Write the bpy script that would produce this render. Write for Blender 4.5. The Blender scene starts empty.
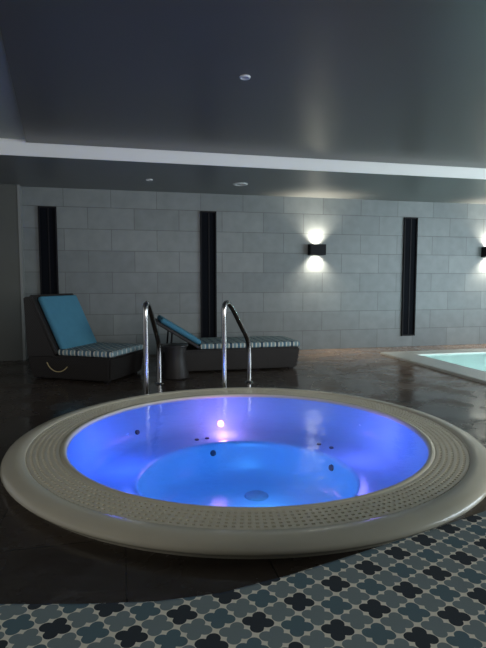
import bpy, bmesh, math
from mathutils import Vector, Matrix
S=bpy.context.scene
try: S.view_settings.view_transform='Standard'
except Exception: pass
TH=math.atan(0.235); CT,ST=math.cos(TH),math.sin(TH)
O=Vector((0,8.65,0))
def W(u,v,z=0): # room frame: u along back wall, v out from it
    return Vector((O.x+u*CT+v*ST, O.y+u*ST-v*CT, z))

# ---------- materials ----------
def mat(name,col,rough=.5,metal=0,bump=0,bscale=40,var=0,vscale=3,emit=None,estr=0,spec=.5):
    m=bpy.data.materials.new(name); m.use_nodes=True
    N=m.node_tree.nodes; L=m.node_tree.links; p=N['Principled BSDF']
    p.inputs['Base Color'].default_value=(*col,1); p.inputs['Roughness'].default_value=rough
    p.inputs['Metallic'].default_value=metal; p.inputs['Specular IOR Level'].default_value=spec
    tc=N.new('ShaderNodeTexCoord')
    if var:
        n=N.new('ShaderNodeTexNoise'); n.inputs['Scale'].default_value=vscale; n.inputs['Detail'].default_value=4
        L.new(tc.outputs['Object'],n.inputs['Vector'])
        mx=N.new('ShaderNodeMix'); mx.data_type='RGBA'
        mx.inputs[6].default_value=(*[c*(1-var) for c in col],1); mx.inputs[7].default_value=(*[min(1,c*(1+var)) for c in col],1)
        L.new(n.outputs['Fac'],mx.inputs[0]); L.new(mx.outputs[2],p.inputs['Base Color'])
    if bump:
        n=N.new('ShaderNodeTexNoise'); n.inputs['Scale'].default_value=bscale; L.new(tc.outputs['Object'],n.inputs['Vector'])
        b=N.new('ShaderNodeBump'); b.inputs['Strength'].default_value=bump; b.inputs['Distance'].default_value=.01
        L.new(n.outputs['Fac'],b.inputs['Height']); L.new(b.outputs['Normal'],p.inputs['Normal'])
    if emit:
        p.inputs['Emission Color'].default_value=(*emit,1); p.inputs['Emission Strength'].default_value=estr
    return m

def math_node(N,L,op,a,b=None,c=None):
    n=N.new('ShaderNodeMath'); n.operation=op
    for i,x in enumerate((a,b,c)):
        if x is None: continue
        if isinstance(x,(int,float)): n.inputs[i].default_value=x
        else: L.new(x,n.inputs[i])
    return n.outputs[0]

def wall_mat():
    m=mat('stone_wall_tile',(.2,.22,.22),.42,bump=.0); N=m.node_tree.nodes; L=m.node_tree.links; p=N['Principled BSDF']
    tc=N.new('ShaderNodeTexCoord'); sp=N.new('ShaderNodeSeparateXYZ'); cb=N.new('ShaderNodeCombineXYZ')
    L.new(tc.outputs['Object'],sp.inputs[0]); L.new(sp.outputs[0],cb.inputs[0]); L.new(sp.outputs[2],cb.inputs[1])
    br=N.new('ShaderNodeTexBrick'); br.inputs['Scale'].default_value=1; br.inputs['Brick Width'].default_value=.7
    br.inputs['Row Height'].default_value=.33; br.inputs['Mortar Size'].default_value=.005; br.inputs['Mortar Smooth'].default_value=.2
    br.inputs['Color1'].default_value=(.22,.245,.245,1); br.inputs['Color2'].default_value=(.28,.305,.30,1); br.inputs['Mortar'].default_value=(.15,.16,.16,1)
    L.new(cb.outputs[0],br.inputs['Vector'])
    n=N.new('ShaderNodeTexNoise'); n.inputs['Scale'].default_value=6; n.inputs['Detail'].default_value=6; L.new(tc.outputs['Object'],n.inputs['Vector'])
    mx=N.new('ShaderNodeMix'); mx.data_type='RGBA'; mx.blend_type='MULTIPLY'; mx.inputs[0].default_value=.35
    L.new(br.outputs['Color'],mx.inputs[6]); L.new(n.outputs['Fac'],mx.inputs[7]); L.new(mx.outputs[2],p.inputs['Base Color'])
    b=N.new('ShaderNodeBump'); b.invert=True; b.inputs['Strength'].default_value=.4; b.inputs['Distance'].default_value=.004
    L.new(br.outputs['Fac'],b.inputs['Height']); L.new(b.outputs['Normal'],p.inputs['Normal'])
    return m

def floor_mat():
    m=mat('wet_stone_floor',(.03,.02,.016),.15); N=m.node_tree.nodes; L=m.node_tree.links; p=N['Principled BSDF']
    tc=N.new('ShaderNodeTexCoord'); mp=N.new('ShaderNodeMapping'); mp.inputs['Rotation'].default_value=(0,0,-TH)
    L.new(tc.outputs['Object'],mp.inputs[0])
    br=N.new('ShaderNodeTexBrick'); br.offset=0; br.inputs['Scale'].default_value=1; br.inputs['Brick Width'].default_value=.6
    br.inputs['Row Height'].default_value=.6; br.inputs['Mortar Size'].default_value=.004
    br.inputs['Color1'].default_value=(.055,.040,.030,1); br.inputs['Color2'].default_value=(.075,.055,.042,1); br.inputs['Mortar'].default_value=(.025,.019,.015,1)
    L.new(mp.outputs[0],br.inputs['Vector'])
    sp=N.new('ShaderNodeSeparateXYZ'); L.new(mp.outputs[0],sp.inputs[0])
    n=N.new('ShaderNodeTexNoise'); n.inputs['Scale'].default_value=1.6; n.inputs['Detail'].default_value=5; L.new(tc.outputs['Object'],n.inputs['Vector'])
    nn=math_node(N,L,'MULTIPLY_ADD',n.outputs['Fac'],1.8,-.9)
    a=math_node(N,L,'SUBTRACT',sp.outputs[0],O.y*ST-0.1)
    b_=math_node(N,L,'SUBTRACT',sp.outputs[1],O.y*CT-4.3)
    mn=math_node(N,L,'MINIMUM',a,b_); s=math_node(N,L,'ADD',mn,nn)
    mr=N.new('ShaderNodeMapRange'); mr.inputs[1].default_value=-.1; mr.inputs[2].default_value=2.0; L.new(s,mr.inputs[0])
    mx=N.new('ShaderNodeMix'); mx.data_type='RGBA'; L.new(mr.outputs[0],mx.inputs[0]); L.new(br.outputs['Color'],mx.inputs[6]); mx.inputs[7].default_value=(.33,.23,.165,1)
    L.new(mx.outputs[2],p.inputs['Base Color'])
    r=N.new('ShaderNodeMapRange'); r.inputs[1].default_value=.35; r.inputs[2].default_value=.7; r.inputs[3].default_value=.10; r.inputs[4].default_value=.42
    n2=N.new('ShaderNodeTexNoise'); n2.inputs['Scale'].default_value=2.5; n2.inputs['Detail'].default_value=6; L.new(tc.outputs['Object'],n2.inputs['Vector'])
    L.new(n2.outputs['Fac'],r.inputs[0]); L.new(r.outputs[0],p.inputs['Roughness'])
    b=N.new('ShaderNodeBump'); b.inputs['Strength'].default_value=.25; b.inputs['Distance'].default_value=.01
    n3=N.new('ShaderNodeTexNoise'); n3.inputs['Scale'].default_value=9; n3.inputs['Detail'].default_value=4; L.new(tc.outputs['Object'],n3.inputs['Vector'])
    L.new(n3.outputs['Fac'],b.inputs['Height']); L.new(b.outputs['Normal'],p.inputs['Normal'])
    return m

def pattern_mat(name,pitch,rot=0.0,c1=(.028,.040,.052),c2=(.20,.26,.27),c3=(.10,.17,.20),cream=(.82,.80,.68)):
    m=mat(name,c1,.85); N=m.node_tree.nodes; L=m.node_tree.links; p=N['Principled BSDF']
    tc=N.new('ShaderNodeTexCoord'); mp=N.new('ShaderNodeMapping'); mp.inputs['Rotation'].default_value=(0,0,rot)
    mp.inputs['Scale'].default_value=(1/pitch,)*3
    L.new(tc.outputs['Object'],mp.inputs[0]); sp=N.new('ShaderNodeSeparateXYZ'); L.new(mp.outputs[0],sp.inputs[0])
    def quat(off):
        x=math_node(N,L,'ADD',sp.outputs[0],off+100.); y=math_node(N,L,'ADD',sp.outputs[1],off+100.)
        fx=math_node(N,L,'ABSOLUTE',math_node(N,L,'SUBTRACT',math_node(N,L,'FRACT',x),.5))
        fy=math_node(N,L,'ABSOLUTE',math_node(N,L,'SUBTRACT',math_node(N,L,'FRACT',y),.5))
        mxx=math_node(N,L,'MAXIMUM',fx,fy); mnn=math_node(N,L,'MINIMUM',fx,fy)
        d=math_node(N,L,'SUBTRACT',mxx,.235)
        d2=math_node(N,L,'ADD',math_node(N,L,'MULTIPLY',d,d),math_node(N,L,'MULTIPLY',mnn,mnn))
        lobe=math_node(N,L,'LESS_THAN',d2,.178*.178)
        core=math_node(N,L,'LESS_THAN',math_node(N,L,'ADD',fx,fy),.36)
        ins=math_node(N,L,'MAXIMUM',lobe,core)
        par=math_node(N,L,'MODULO',math_node(N,L,'ADD',math_node(N,L,'FLOOR',x),math_node(N,L,'FLOOR',y)),2.)
        return ins,par
    def mix(f,a,b):
        mx=N.new('ShaderNodeMix'); mx.data_type='RGBA'; L.new(f,mx.inputs[0])
        for i,q in ((6,a),(7,b)):
            if isinstance(q,tuple): mx.inputs[i].default_value=(*q,1)
            else: L.new(q,mx.inputs[i])
        return mx.outputs[2]
    i1,p1=quat(0.); i2,p2=quat(.5)
    ca=mix(p1,c1,c3); out=mix(i1,cream,ca); out=mix(i2,out,c2)
    L.new(out,p.inputs['Base Color'])
    n=N.new('ShaderNodeTexNoise'); n.inputs['Scale'].default_value=350; L.new(tc.outputs['Object'],n.inputs['Vector'])
    b=N.new('ShaderNodeBump'); b.inputs['Strength'].default_value=.3; b.inputs['Distance'].default_value=.002
    L.new(n.outputs['Fac'],b.inputs['Height']); L.new(b.outputs['Normal'],p.inputs['Normal'])
    return m

def wicker_mat():
    m=mat('dark_wicker',(.018,.014,.012),.5); N=m.node_tree.nodes; L=m.node_tree.links; p=N['Principled BSDF']
    tc=N.new('ShaderNodeTexCoord'); ck=N.new('ShaderNodeTexChecker'); ck.inputs['Scale'].default_value=60
    ck.inputs['Color1'].default_value=(.026,.021,.018,1); ck.inputs['Color2'].default_value=(.010,.008,.007,1)
    L.new(tc.outputs['Object'],ck.inputs['Vector']); L.new(ck.outputs['Color'],p.inputs['Base Color'])
    b=N.new('ShaderNodeBump'); b.inputs['Strength'].default_value=.5; b.inputs['Distance'].default_value=.004
    L.new(ck.outputs['Fac'],b.inputs['Height']); L.new(b.outputs['Normal'],p.inputs['Normal'])
    return m

def water_mat(name,tint,scale,strength):
    m=bpy.data.materials.new(name); m.use_nodes=True; N=m.node_tree.nodes; L=m.node_tree.links; N.clear()
    o=N.new('ShaderNodeOutputMaterial'); t=N.new('ShaderNodeBsdfTransparent'); t.inputs[0].default_value=(*tint,1)
    g=N.new('ShaderNodeBsdfGlossy'); g.inputs['Roughness'].default_value=.03; fr=N.new('ShaderNodeFresnel'); fr.inputs['IOR'].default_value=1.33
    mx=N.new('ShaderNodeMixShader'); tc=N.new('ShaderNodeTexCoord'); n=N.new('ShaderNodeTexNoise'); n.inputs['Scale'].default_value=scale; n.inputs['Detail'].default_value=3
    b=N.new('ShaderNodeBump'); b.inputs['Strength'].default_value=strength; b.inputs['Distance'].default_value=.02
    L.new(tc.outputs['Object'],n.inputs['Vector']); L.new(n.outputs['Fac'],b.inputs['Height'])
    L.new(b.outputs['Normal'],g.inputs['Normal']); L.new(b.outputs['Normal'],fr.inputs['Normal'])
    L.new(fr.outputs[0],mx.inputs[0]); L.new(t.outputs[0],mx.inputs[1]); L.new(g.outputs[0],mx.inputs[2]); L.new(mx.outputs[0],o.inputs[0])
    return m

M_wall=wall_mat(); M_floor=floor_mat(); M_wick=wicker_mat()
M_ceil=mat('satin_dark_ceiling',(.105,.10,.088),.36,var=.06,vscale=1.5)
M_soff=mat('soffit_paint',(.19,.195,.185),.4,var=.04)
M_upper=mat('ceiling_grey_paint',(.34,.36,.30),.5,var=.04)
M_riser=mat('white_trim_paint',(.95,.95,.91),.5,var=.02)
M_black=mat('black_metal',(.008,.008,.010),.6,var=.1,spec=.2)
M_void=mat('dark_recess',(.005,.006,.009),.8,var=.1,spec=.1)
M_shell=mat('acrylic_shell',(.38,.64,.88),.25,var=.04)
M_rim=mat('cream_acrylic_rim',(.80,.73,.56),.2,var=.05,vscale=5)
M_gril=mat('cream_grille_plastic',(.84,.77,.60),.38,var=.06,vscale=8)
M_chan=mat('channel_dark',(.12,.10,.075),.6,var=.1)
M_steel=mat('polished_steel',(.50,.49,.48),.16,metal=1,var=.05)
M_blue=mat('teal_towel_fabric',(.07,.24,.34),.9,bump=.4,bscale=150,var=.12,vscale=12)
M_pat=pattern_mat('quatrefoil_fabric',.105,0.0,c1=(.05,.10,.14),c2=(.22,.33,.36),c3=(.10,.2,.26),cream=(.75,.74,.62))
M_pat2=pattern_mat('quatrefoil_fabric_b',.092,.15)
M_cope=mat('pool_coping_white',(.78,.78,.72),.35,var=.06)
M_pool=mat('pool_tile_light',(.56,.70,.68),.4,var=.05)
M_disc=mat('fixture_white',(.7,.7,.68),.4,var=.03)
M_lamp=mat('lamp_lens',(1,.95,.85),.3,emit=(1,.85,.65),estr=12)
M_pink=mat('underwater_lamp_lens',(1,.5,.9),.3,emit=(1,.32,.80),estr=6)
M_jet=mat('jet_dark_plastic',(.02,.03,.08),.4,var=.1)
M_water=water_mat('spa_water',(.86,.95,1),7,.25)
M_pwater=water_mat('pool_water',(.85,.97,.97),4,.2)

# ---------- geometry helpers ----------
def link(name,me,m=None,parent=None,smooth=False):
    o=bpy.data.objects.new(name,me); S.collection.objects.link(o)
    if m: me.materials.append(m)
    if smooth:
        for p in me.polygons: p.use_smooth=True
    if parent: o.parent=parent
    return o
def empty(name,loc=(0,0,0),rz=0):
    e=bpy.data.objects.new(name,None); S.collection.objects.link(e); e.location=loc; e.rotation_euler=(0,0,rz); e.empty_display_size=.1; return e
def bm_obj(name,bm,m,parent=None,smooth=False):
    bmesh.ops.recalc_face_normals(bm,faces=bm.faces)
    me=bpy.data.meshes.new(name); bm.to_mesh(me); bm.free(); return link(name,me,m,parent,smooth)
def box(name,a,b,m,parent=None,bev=0,seg=2,rot=None,pivot=None,smooth=False):
    bm=bmesh.new(); bmesh.ops.create_cube(bm,size=1)
    for v in bm.verts:
        v.co=Vector([a[i]+(v.co[i]+.5)*(b[i]-a[i]) for i in range(3)])
    if bev: bmesh.ops.bevel(bm,geom=bm.edges[:],offset=bev,segments=seg,affect='EDGES',profile=.5)
    if rot is not None:
        bmesh.ops.rotate(bm,verts=bm.verts,cent=pivot,matrix=rot)
    return bm_obj(name,bm,m,parent,smooth)
def prism(name,pts,z0,z1,m,parent=None,bev=0,seg=3):
    bm=bmesh.new(); vs=[bm.verts.new((p[0],p[1],z0)) for p in pts]; f=bm.faces.new(vs)
    r=bmesh.ops.extrude_face_region(bm,geom=[f])
    for g in r['geom']:
        if isinstance(g,bmesh.types.BMVert): g.co.z=z1
    if bev:
        ed=[e for e in bm.edges if abs(e.verts[0].co.z-e.verts[1].co.z)<1e-5]
        bmesh.ops.bevel(bm,geom=ed,offset=bev,segments=seg,affect='EDGES',profile=.5)
    return bm_obj(name,bm,m,parent,smooth=False)
def holed(name,outer,holes,z,m):
    bm=bmesh.new(); E=[]
    for loop in [outer]+holes:
        vs=[bm.verts.new((p[0],p[1],z)) for p in loop]
        E+=[bm.edges.new((vs[i],vs[(i+1)%len(vs)])) for i in range(len(vs))]
    bmesh.ops.triangle_fill(bm,use_beauty=True,use_dissolve=False,edges=E,normal=(0,0,1))
    me=bpy.data.meshes.new(name); bm.to_mesh(me); bm.free(); return link(name,me,m)
def lathe(name,prof,c,m,parent=None,n=128,smooth=True):
    bm=bmesh.new(); rings=[]
    for r,z in prof:
        if r<1e-6: rings.append([bm.verts.new((c[0],c[1],c[2]+z))])
        else: rings.append([bm.verts.new((c[0]+r*math.cos(2*math.pi*i/n),c[1]+r*math.sin(2*math.pi*i/n),c[2]+z)) for i in range(n)])
    for A,B in zip(rings,rings[1:]):
        for i in range(n):
            j=(i+1)%n
            if len(A)==1: bm.faces.new((A[0],B[i],B[j]))
            elif len(B)==1: bm.faces.new((A[i],A[j],B[0]))
            else: bm.faces.new((A[i],A[j],B[j],B[i]))
    return bm_obj(name,bm,m,parent,smooth)
def tube(name,pts,r,m,parent=None,nurbs=True,res=16):
    cu=bpy.data.curves.new(name,'CURVE'); cu.dimensions='3D'; sp=cu.splines.new('NURBS' if nurbs else 'POLY'); sp.points.add(len(pts)-1)
    for i,p in enumerate(pts): sp.points[i].co=(*p,1)
    if nurbs: sp.use_endpoint_u=True; sp.order_u=4; sp.resolution_u=res
    cu.bevel_depth=r; cu.bevel_resolution=5; cu.use_fill_caps=True
    o=bpy.data.objects.new(name,cu); S.collection.objects.link(o)
    dg=bpy.context.evaluated_depsgraph_get(); me=bpy.data.meshes.new_from_object(o.evaluated_get(dg)); bpy.data.objects.remove(o)
    me.materials.clear()
    return link(name,me,m,parent,smooth=True)

# ---------- room ----------
TC=(.03,3.745); HS=2.585; HU=2.76
tubhole=[(TC[0]+1.56*math.cos(2*math.pi*i/96),TC[1]+1.56*math.sin(2*math.pi*i/96)) for i in range(96)]
PU0,PV0,PU1,PV1=2.1,.78,9.0,7.5; cw=.45
poolhole=[tuple(W(u,v)[:2]) for u,v in ((PU0+.05,PV0+.05),(PU1,PV0+.05),(PU1,PV1),(PU0+.05,PV1))]
outer=[tuple(W(u,v)[:2]) for u,v in ((-6.5,-.2),(9.6,-.2),(9.6,12),(-6.5,12))]
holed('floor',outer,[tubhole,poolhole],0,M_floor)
wb=box('wall_back',(-6.5,0,0),(9.6,.25,2.9),M_wall); wb.location=O; wb.rotation_euler=(0,0,TH)
pl=box('wall_left_pier',(-6.5,-.14,0),(-3.42,0,2.585),mat('pier_paint',(.10,.105,.095),.5,var=.08)); pl.location=O; pl.rotation_euler=(0,0,TH)
tr=box('trim_1',(-3.42,-.15,0),(-3.385,0,2.585),mat('grey_metal_trim',(.25,.26,.25),.4,var=.05)); tr.location=O; tr.rotation_euler=(0,0,TH)
so=box('ceiling_soffit',(-6.5,-2.05,HS),(9.6,0,HS+.04),M_soff); so.location=O; so.rotation_euler=(0,0,TH)
ri=box('trim_2',(-6.5,-2.07,HS-.002),(9.6,-2.05,HU),M_riser); ri.location=O; ri.rotation_euler=(0,0,TH)
ce=box('ceiling',(-6.5,-12,HU),(9.6,-2.0,HU+.05),M_upper); ce.location=O; ce.rotation_euler=(0,0,TH)
e0=Vector((-2.41,5.95)); q=W(9.5,2.08)
prism('ceiling_panel',[(e0.x,e0.y-.02),(q.x,q.y),tuple(W(9.5,11.9)[:2]),(.9,-3.2),(-2.41+.354*(5.95+3.2),-3.2)],HU-.035,HU-.001,M_ceil)

# ---------- wall slots ----------
def slot(u):
    e=empty('wall_vent_slot',W(u,0),TH)
    w=.13; z0,z1=.2,2.3
    box('back_plate',(-w,-.012,z0),(w,-.001,z1),M_void,e)
    for i,(a,b) in enumerate(((-w,-w+.02),(w-.02,w))): box('frame_side_%d'%i,(a,-.04,z0),(b,-.001,z1),M_black,e)
    box('frame_top',(-w,-.04,z1-.02),(w,-.001,z1),M_black,e); box('frame_bottom',(-w,-.04,z0),(w,-.001,z0+.02),M_black,e)
    box('inner_slat',(.0,-.02,z0+.02),(.02,-.012,z1-.02),M_black,e)
for u in (-3.03,-.58,3.05,6.7): slot(u)

# ---------- sconces ----------
def sconce(u,z=1.71,power=75):
    e=empty('wall_sconce',W(u,0,z),TH)
    w,h,d=.14,.09,.13
    box('back_plate',(-w,-.015,-h),(w,-.001,h),M_black,e,.002,1)
    box('front_plate',(-w,-d,-h),(w,-d+.012,h),M_black,e,.002,1)
    box('side_left',(-w,-d,-h),(-w+.012,-.01,h),M_black,e,.002,1)
    box('side_right',(w-.012,-d,-h),(w,-.01,h),M_black,e,.002,1)
    box('lamp_core',(-.05,-d+.03,-.02),(.05,-.03,.02),M_lamp,e,.01,2)
    for s in (1,-1):
        l=bpy.data.lights.new('sconce_beam','SPOT'); l.energy=power; l.color=(1,.92,.78); l.spot_size=math.radians(120); l.spot_blend=1; l.shadow_soft_size=.03
        o=bpy.data.objects.new('sconce_beam',l); S.collection.objects.link(o); o.parent=e; o.location=(0,-.075,s*.05)
        o.rotation_euler=(math.pi if s>0 else 0,0,0)
sconce(1.27); sconce(4.66); sconce(8.2)

# ---------- ceiling fixtures ----------
def downlight(x,y,z,r):
    e=empty('ceiling_downlight',(x,y,z))
    lathe('bezel',[(r*.6,0),(r*.62,-.012),(r*.9,-.012),(r,-.002),(r,0)],(0,0,0),M_disc,e,32)
    lathe('lens',[(0,-.004),(r*.6,-.004),(r*.6,0)],(0,0,0),M_disc,e,32)
downlight(.015,4.06,HU-.035,.042)
downlight(-.04,7.68,HS,.11); downlight(-1.3,7.35,HS,.05)

# ---------- hot tub ----------
tub=empty('hot_tub',(TC[0],TC[1],0))
lathe('shell',[(0,-.56),(.62,-.55),(.71,-.52),(.76,-.45),(.785,-.30),(.79,-.262),(.80,-.243),(.82,-.236),(.88,-.24),(1.10,-.23),(1.17,-.20),(1.22,-.1),(1.245,.02),(1.255,.06)],(0,0,0),M_shell,tub)
lathe('inner_lip',[(1.255,.06),(1.262,.082),(1.275,.088),(1.30,.086),(1.305,.07),(1.305,.02)],(0,0,0),M_rim,tub)
lathe('overflow_channel',[(1.300,.04),(1.305,.03),(1.505,.03),(1.51,.04)],(0,0,0),M_chan,tub)
lathe('outer_rim',[(1.500,.03),(1.502,.082),(1.512,.09),(1.57,.09),(1.61,.083),(1.64,.068),(1.65,.05),(1.637,.035),(1.60,.02),(1.595,.0)],(0,0,0),M_rim,tub)
bm=bmesh.new()
def barbox(bm,co):
    vs=[bm.verts.new(c) for c in co]
    for f in ((0,1,2,3),(4,5,6,7),(0,1,5,4),(1,2,6,5),(2,3,7,6),(3,0,4,7)): bm.faces.new([vs[i] for i in f])
n=250
for i in range(n):
    a=2*math.pi*i/n; h=math.pi/n*.52
    co=[]
    for z in (.066,.084):
        for (r,s) in ((1.303,-1),(1.503,-1),(1.503,1),(1.303,1)): co.append((r*math.cos(a+s*h),r*math.sin(a+s*h),z))
    barbox(bm,co)
bm_obj('grille_bars',bm,M_gril,tub)
for k in range(6):
    r=1.316+k*.035; w=.009
    lathe('grille_ring_%d'%k,[(r-w,.066),(r-w,.085),(r+w,.085),(r+w,.066)],(0,0,0),M_gril,tub,150,False)
lathe('water',[(0,.070),(.6,.070),(1.258,.070)],(0,0,0),M_water,tub,128)
def jet(x,y,z,nrm,r,i,m=M_jet):
    bm=bmesh.new(); bmesh.ops.create_cone(bm,cap_ends=True,segments=20,radius1=r,radius2=r*.8,depth=.015)
    R=Vector((0,0,1)).rotation_difference(Vector(nrm)).to_matrix(); bmesh.ops.rotate(bm,verts=bm.verts,cent=(0,0,0),matrix=R)
    bmesh.ops.translate(bm,verts=bm.verts,vec=(x,y,z)); return bm_obj('jet_%s'%i,bm,m,tub)
k=0
for deg in (143,200,340):
    a=math.radians(deg); jet(1.195*math.cos(a),1.195*math.sin(a),-.13,(-math.cos(a),-math.sin(a),.4),.022,k); k+=1
for deg in (28,112):
    a=math.radians(deg); jet(.775*math.cos(a),.775*math.sin(a),-.32,(-math.cos(a),-math.sin(a),.1),.028,k); k+=1
for deg in (40,48,112,118): 
    a=math.radians(deg); jet(.95*math.cos(a),.95*math.sin(a),-.235,(0,0,1),.022,k); k+=1
lathe('drain_cover',[(0,.02),(.075,.018),(.095,.008),(.1,0)],(.08,.36,-.555),mat('drain_grey',(.25,.36,.5),.4,var=.2,vscale=40),tub,32)
la=math.radians(102); lx,ly=1.185*math.cos(la),1.185*math.sin(la)
jet(lx,ly,-.175,(-math.cos(la),-math.sin(la),.4),.042,'lamp_bezel',M_disc)
jet(lx*.987,ly*.987,-.172,(-math.cos(la),-math.sin(la),.4),.030,'lamp_lens',M_pink)
def point(name,loc,col,e,r=.05,parent=None):
    l=bpy.data.lights.new(name,'POINT'); l.energy=e; l.color=col; l.shadow_soft_size=r
    o=bpy.data.objects.new(name,l); S.collection.objects.link(o); o.location=loc; o.parent=parent; return o
point('lamp_magenta',(lx*.84,ly*.84,-.13),(1,.35,.95),2.6,.04,tub)
point('fill_blue_left',(-.90,.1,.03),(.08,.14,1),5.5,.08,tub)  # blue fills, left, right and centre, added to light the shell; no fixtures
point('fill_blue_right',(.90,.3,.03),(.26,.20,1),4.2,.08,tub)
point('fill_blue_centre',(0,-.1,-.05),(.07,.40,.95),8,.1,tub)
point('fill_blue_well',(.15,.1,-.4),(.14,.50,.85),1.3,.1,tub)  # fill added to lighten the footwell and its lip, no fixture

# ---------- handrails ----------
def rail(a,b):
    e=empty('grab_rail',(a[0],a[1],0))
    D=(b[0]-a[0],b[1]-a[1])
    pr=[(0,0),(0,.4),(0,.75),(-.02,.93),(.12,.98),(.35,.88),(.75,.62),(1.0,.5),(1.02,.3),(1,.0)]
    tube('rail_tube',[(s*D[0],s*D[1],z) for s,z in pr],.028,M_steel,e)
    for i,s in enumerate((0,1)):
        lathe('flange_%d'%i,[(.026,.02),(.045,.015),(.055,.0)],(s*D[0],s*D[1],0),M_steel,e,32)
rail((-1.0,5.32),(-.97,5.95)); rail((-.20,5.48),(.07,6.05))

# ---------- sun loungers ----------
def lounger(loc,rz,L,Wd,hinge,blen,ang,pat,boxy=False):
    e=empty('sun_lounger',(*loc,0),rz)
    bm=bmesh.new(); bmesh.ops.create_cube(bm,size=1)
    for v in bm.verts:
        t=v.co.z>0
        i=0 if t else .03
        v.co=Vector((i+(v.co.x+.5)*(L-2*i), i+(v.co.y+.5)*(Wd-2*i), .30 if t else .02))
    bmesh.ops.bevel(bm,geom=bm.edges[:],offset=.02,segments=2,affect='EDGES')
    bm_obj('woven_base',bm,M_wick,e)
    for i,(x,y) in enumerate(((.1,.1),(L-.1,.1),(.1,Wd-.1),(L-.1,Wd-.1))): box('foot_%d'%i,(x-.03,y-.03,0),(x+.03,y+.03,.04),M_black,e)
    box('seat_cushion',(hinge+.01,.02,.302),(L+.01,Wd-.02,.375),pat,e,.028,4,smooth=True)
    piv=Vector((hinge,0,.31)); R=Matrix.Rotation(ang,3,'Y')
    box('backrest_frame',(hinge-blen,.0,.305),(hinge,Wd,.345),M_wick,e,.012,2,R,piv)
    box('backrest_cushion',(hinge-blen+.05,.06,.347),(hinge-.01,Wd-.05,.415),M_blue,e,.03,4,R,piv,True)
    tx=hinge-blen*.6*math.cos(ang); tz=.31+blen*.6*math.sin(ang)
    if boxy:
        bm=bmesh.new(); pr=[(.0,.28),(-.03,.98),(.0,1.0),(hinge-blen*math.cos(ang)-.0,.30+blen*math.sin(ang)),(hinge-.01,.30)]
        vs=[bm.verts.new((x,.01,z)) for x,z in pr]; f=bm.faces.new(vs); r=bmesh.ops.extrude_face_region(bm,geom=[f])
        for g in r['geom']:
            if isinstance(g,bmesh.types.BMVert): g.co.y=Wd-.01
        bm_obj('woven_back_shell',bm,M_wick,e)
    else:
        for i,y in enumerate((.12,Wd-.12)):
            tube('prop_%d'%i,[(tx,y,tz),(max(.04,tx-.02),y,.29)],.012,M_black,e,nurbs=False)
    return e
l1=lounger((-2.62,6.25),math.radians(-16.9),1.14,.84,.40,.78,math.radians(64),M_pat,True)
tube('strap',[(.30,-.02,.22),(.36,-.03,.10),(.5,-.03,.08),(.58,-.02,.18)],.006,mat('strap_cord',(.5,.4,.2),.6,var=.1),l1)
l2=lounger((-1.02,6.545),TH,1.84,.80,.47,.66,math.radians(32),M_pat)

fg=empty('sun_lounger',(0,0,0))
P=[(-1.5,1.235),(-.40,1.240),(-.22,1.25),(-.06,1.285),(.12,1.365),(.84,1.745),(1.55,2.1),(1.98,1.35),(.75,.5),(.3,.42),(-1.5,.42)]
prism('seat_cushion',P,.32,.40,M_pat2,fg,.02,3)
cx=sum(p[0] for p in P)/len(P); cy=sum(p[1] for p in P)/len(P)
prism('woven_base',[(cx+(x-cx)*.95,cy+(y-cy)*.9) for x,y in P],.04,.319,M_wick,fg)
for i,(x,y) in enumerate(((-1.2,.6),(-1.2,1.1),(.6,.65),(1.4,1.8))): box('foot_%d'%i,(x-.03,y-.03,0),(x+.03,y+.03,.045),M_black,fg)

# ---------- side table ----------
st=empty('side_table',(-.83,6.33,0))
lathe('woven_body',[(0,.0),(.165,.0),(.17,.02),(.13,.22),(.125,.3),(.14,.38),(.14,.385),(0,.385)],(0,0,0),M_wick,st,48)
lathe('table_top',[(0,.385),(.15,.385),(.157,.395),(.155,.41),(0,.412)],(0,0,0),mat('dark_table_top',(.03,.028,.027),.3,var=.1),st,48)

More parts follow.
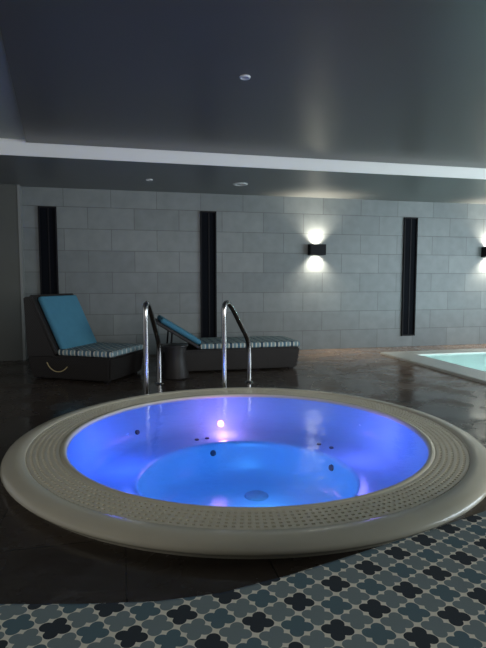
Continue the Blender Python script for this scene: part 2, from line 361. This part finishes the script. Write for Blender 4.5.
# ---------- pool ----------
pe=empty('swimming_pool',O,TH)
def pb(n_,u0,v0,u1,v1,z0,z1,m,bev=0): return box(n_,(u0,-v1,z0),(u1,-v0,z1),m,pe,bev)
pb('coping_left',PU0,PV0,PU0+cw,PV1,-.3,.035,M_cope,.015)
pb('coping_far',PU0+cw,PV0,PU1,PV0+.35,-.3,.035,M_cope,.015)
pb('basin_floor',PU0,PV0,PU1,PV1,-1.1,-1.0,M_pool)
pb('basin_wall_left',PU0+.2,PV0+.1,PU0+cw-.01,PV1,-1.0,-.05,M_pool)
pb('basin_wall_far',PU0+cw,PV0+.1,PU1,PV0+.34,-1.0,-.05,M_pool)
pb('basin_wall_right',PU1-.2,PV0+.35,PU1,PV1,-1.0,.02,M_pool)
pb('basin_wall_near',PU0+cw,PV1-.2,PU1-.2,PV1,-1.0,.02,M_pool)
bm=bmesh.new(); bm.faces.new([bm.verts.new(c) for c in ((PU0+cw-.02,-PV1+.2,.012),(PU1-.2,-PV1+.2,.012),(PU1-.2,-PV0-.33,.012),(PU0+cw-.02,-PV0-.33,.012))])
bm_obj('water',bm,M_pwater,pe)
for i,(u,v) in enumerate(((3.2,2.),(4.6,2.0),(4.,4.))): point('pool_fill_%d'%i,(u,-v,-.4),(.6,.95,1),17,.1,pe)  # added fill lights that brighten the pool water, no fittings

# ---------- daylight ----------
w=bpy.data.worlds.new('World'); S.world=w; w.use_nodes=True
w.node_tree.nodes['Background'].inputs[0].default_value=(.92,.96,1,1); w.node_tree.nodes['Background'].inputs[1].default_value=.33
def area(name,loc,target,sx,sy,e,col):
    l=bpy.data.lights.new(name,'AREA'); l.shape='RECTANGLE'; l.size=sx; l.size_y=sy; l.energy=e; l.color=col
    o=bpy.data.objects.new(name,l); S.collection.objects.link(o); o.location=loc
    o.rotation_euler=(Vector(target)-Vector(loc)).to_track_quat('-Z','Y').to_euler(); return o
area('window_daylight_right',(8.5,4.2,1.4),(2.8,8.4,1.3),6,2.2,330,(.76,.90,1))
area('window_daylight_rear',(3.4,-3.0,1.6),(1.2,5,.4),5,2.2,150,(1,.97,.92))

# ---------- camera ----------
cd=bpy.data.cameras.new('camera'); co=bpy.data.objects.new('camera',cd); S.collection.objects.link(co)
cd.sensor_fit='VERTICAL'; cd.sensor_height=36; cd.lens=36*520/648; cd.clip_start=.02
co.location=(0,0,1.2); co.rotation_euler=(math.radians(90-4.84),0,0)
S.camera=co
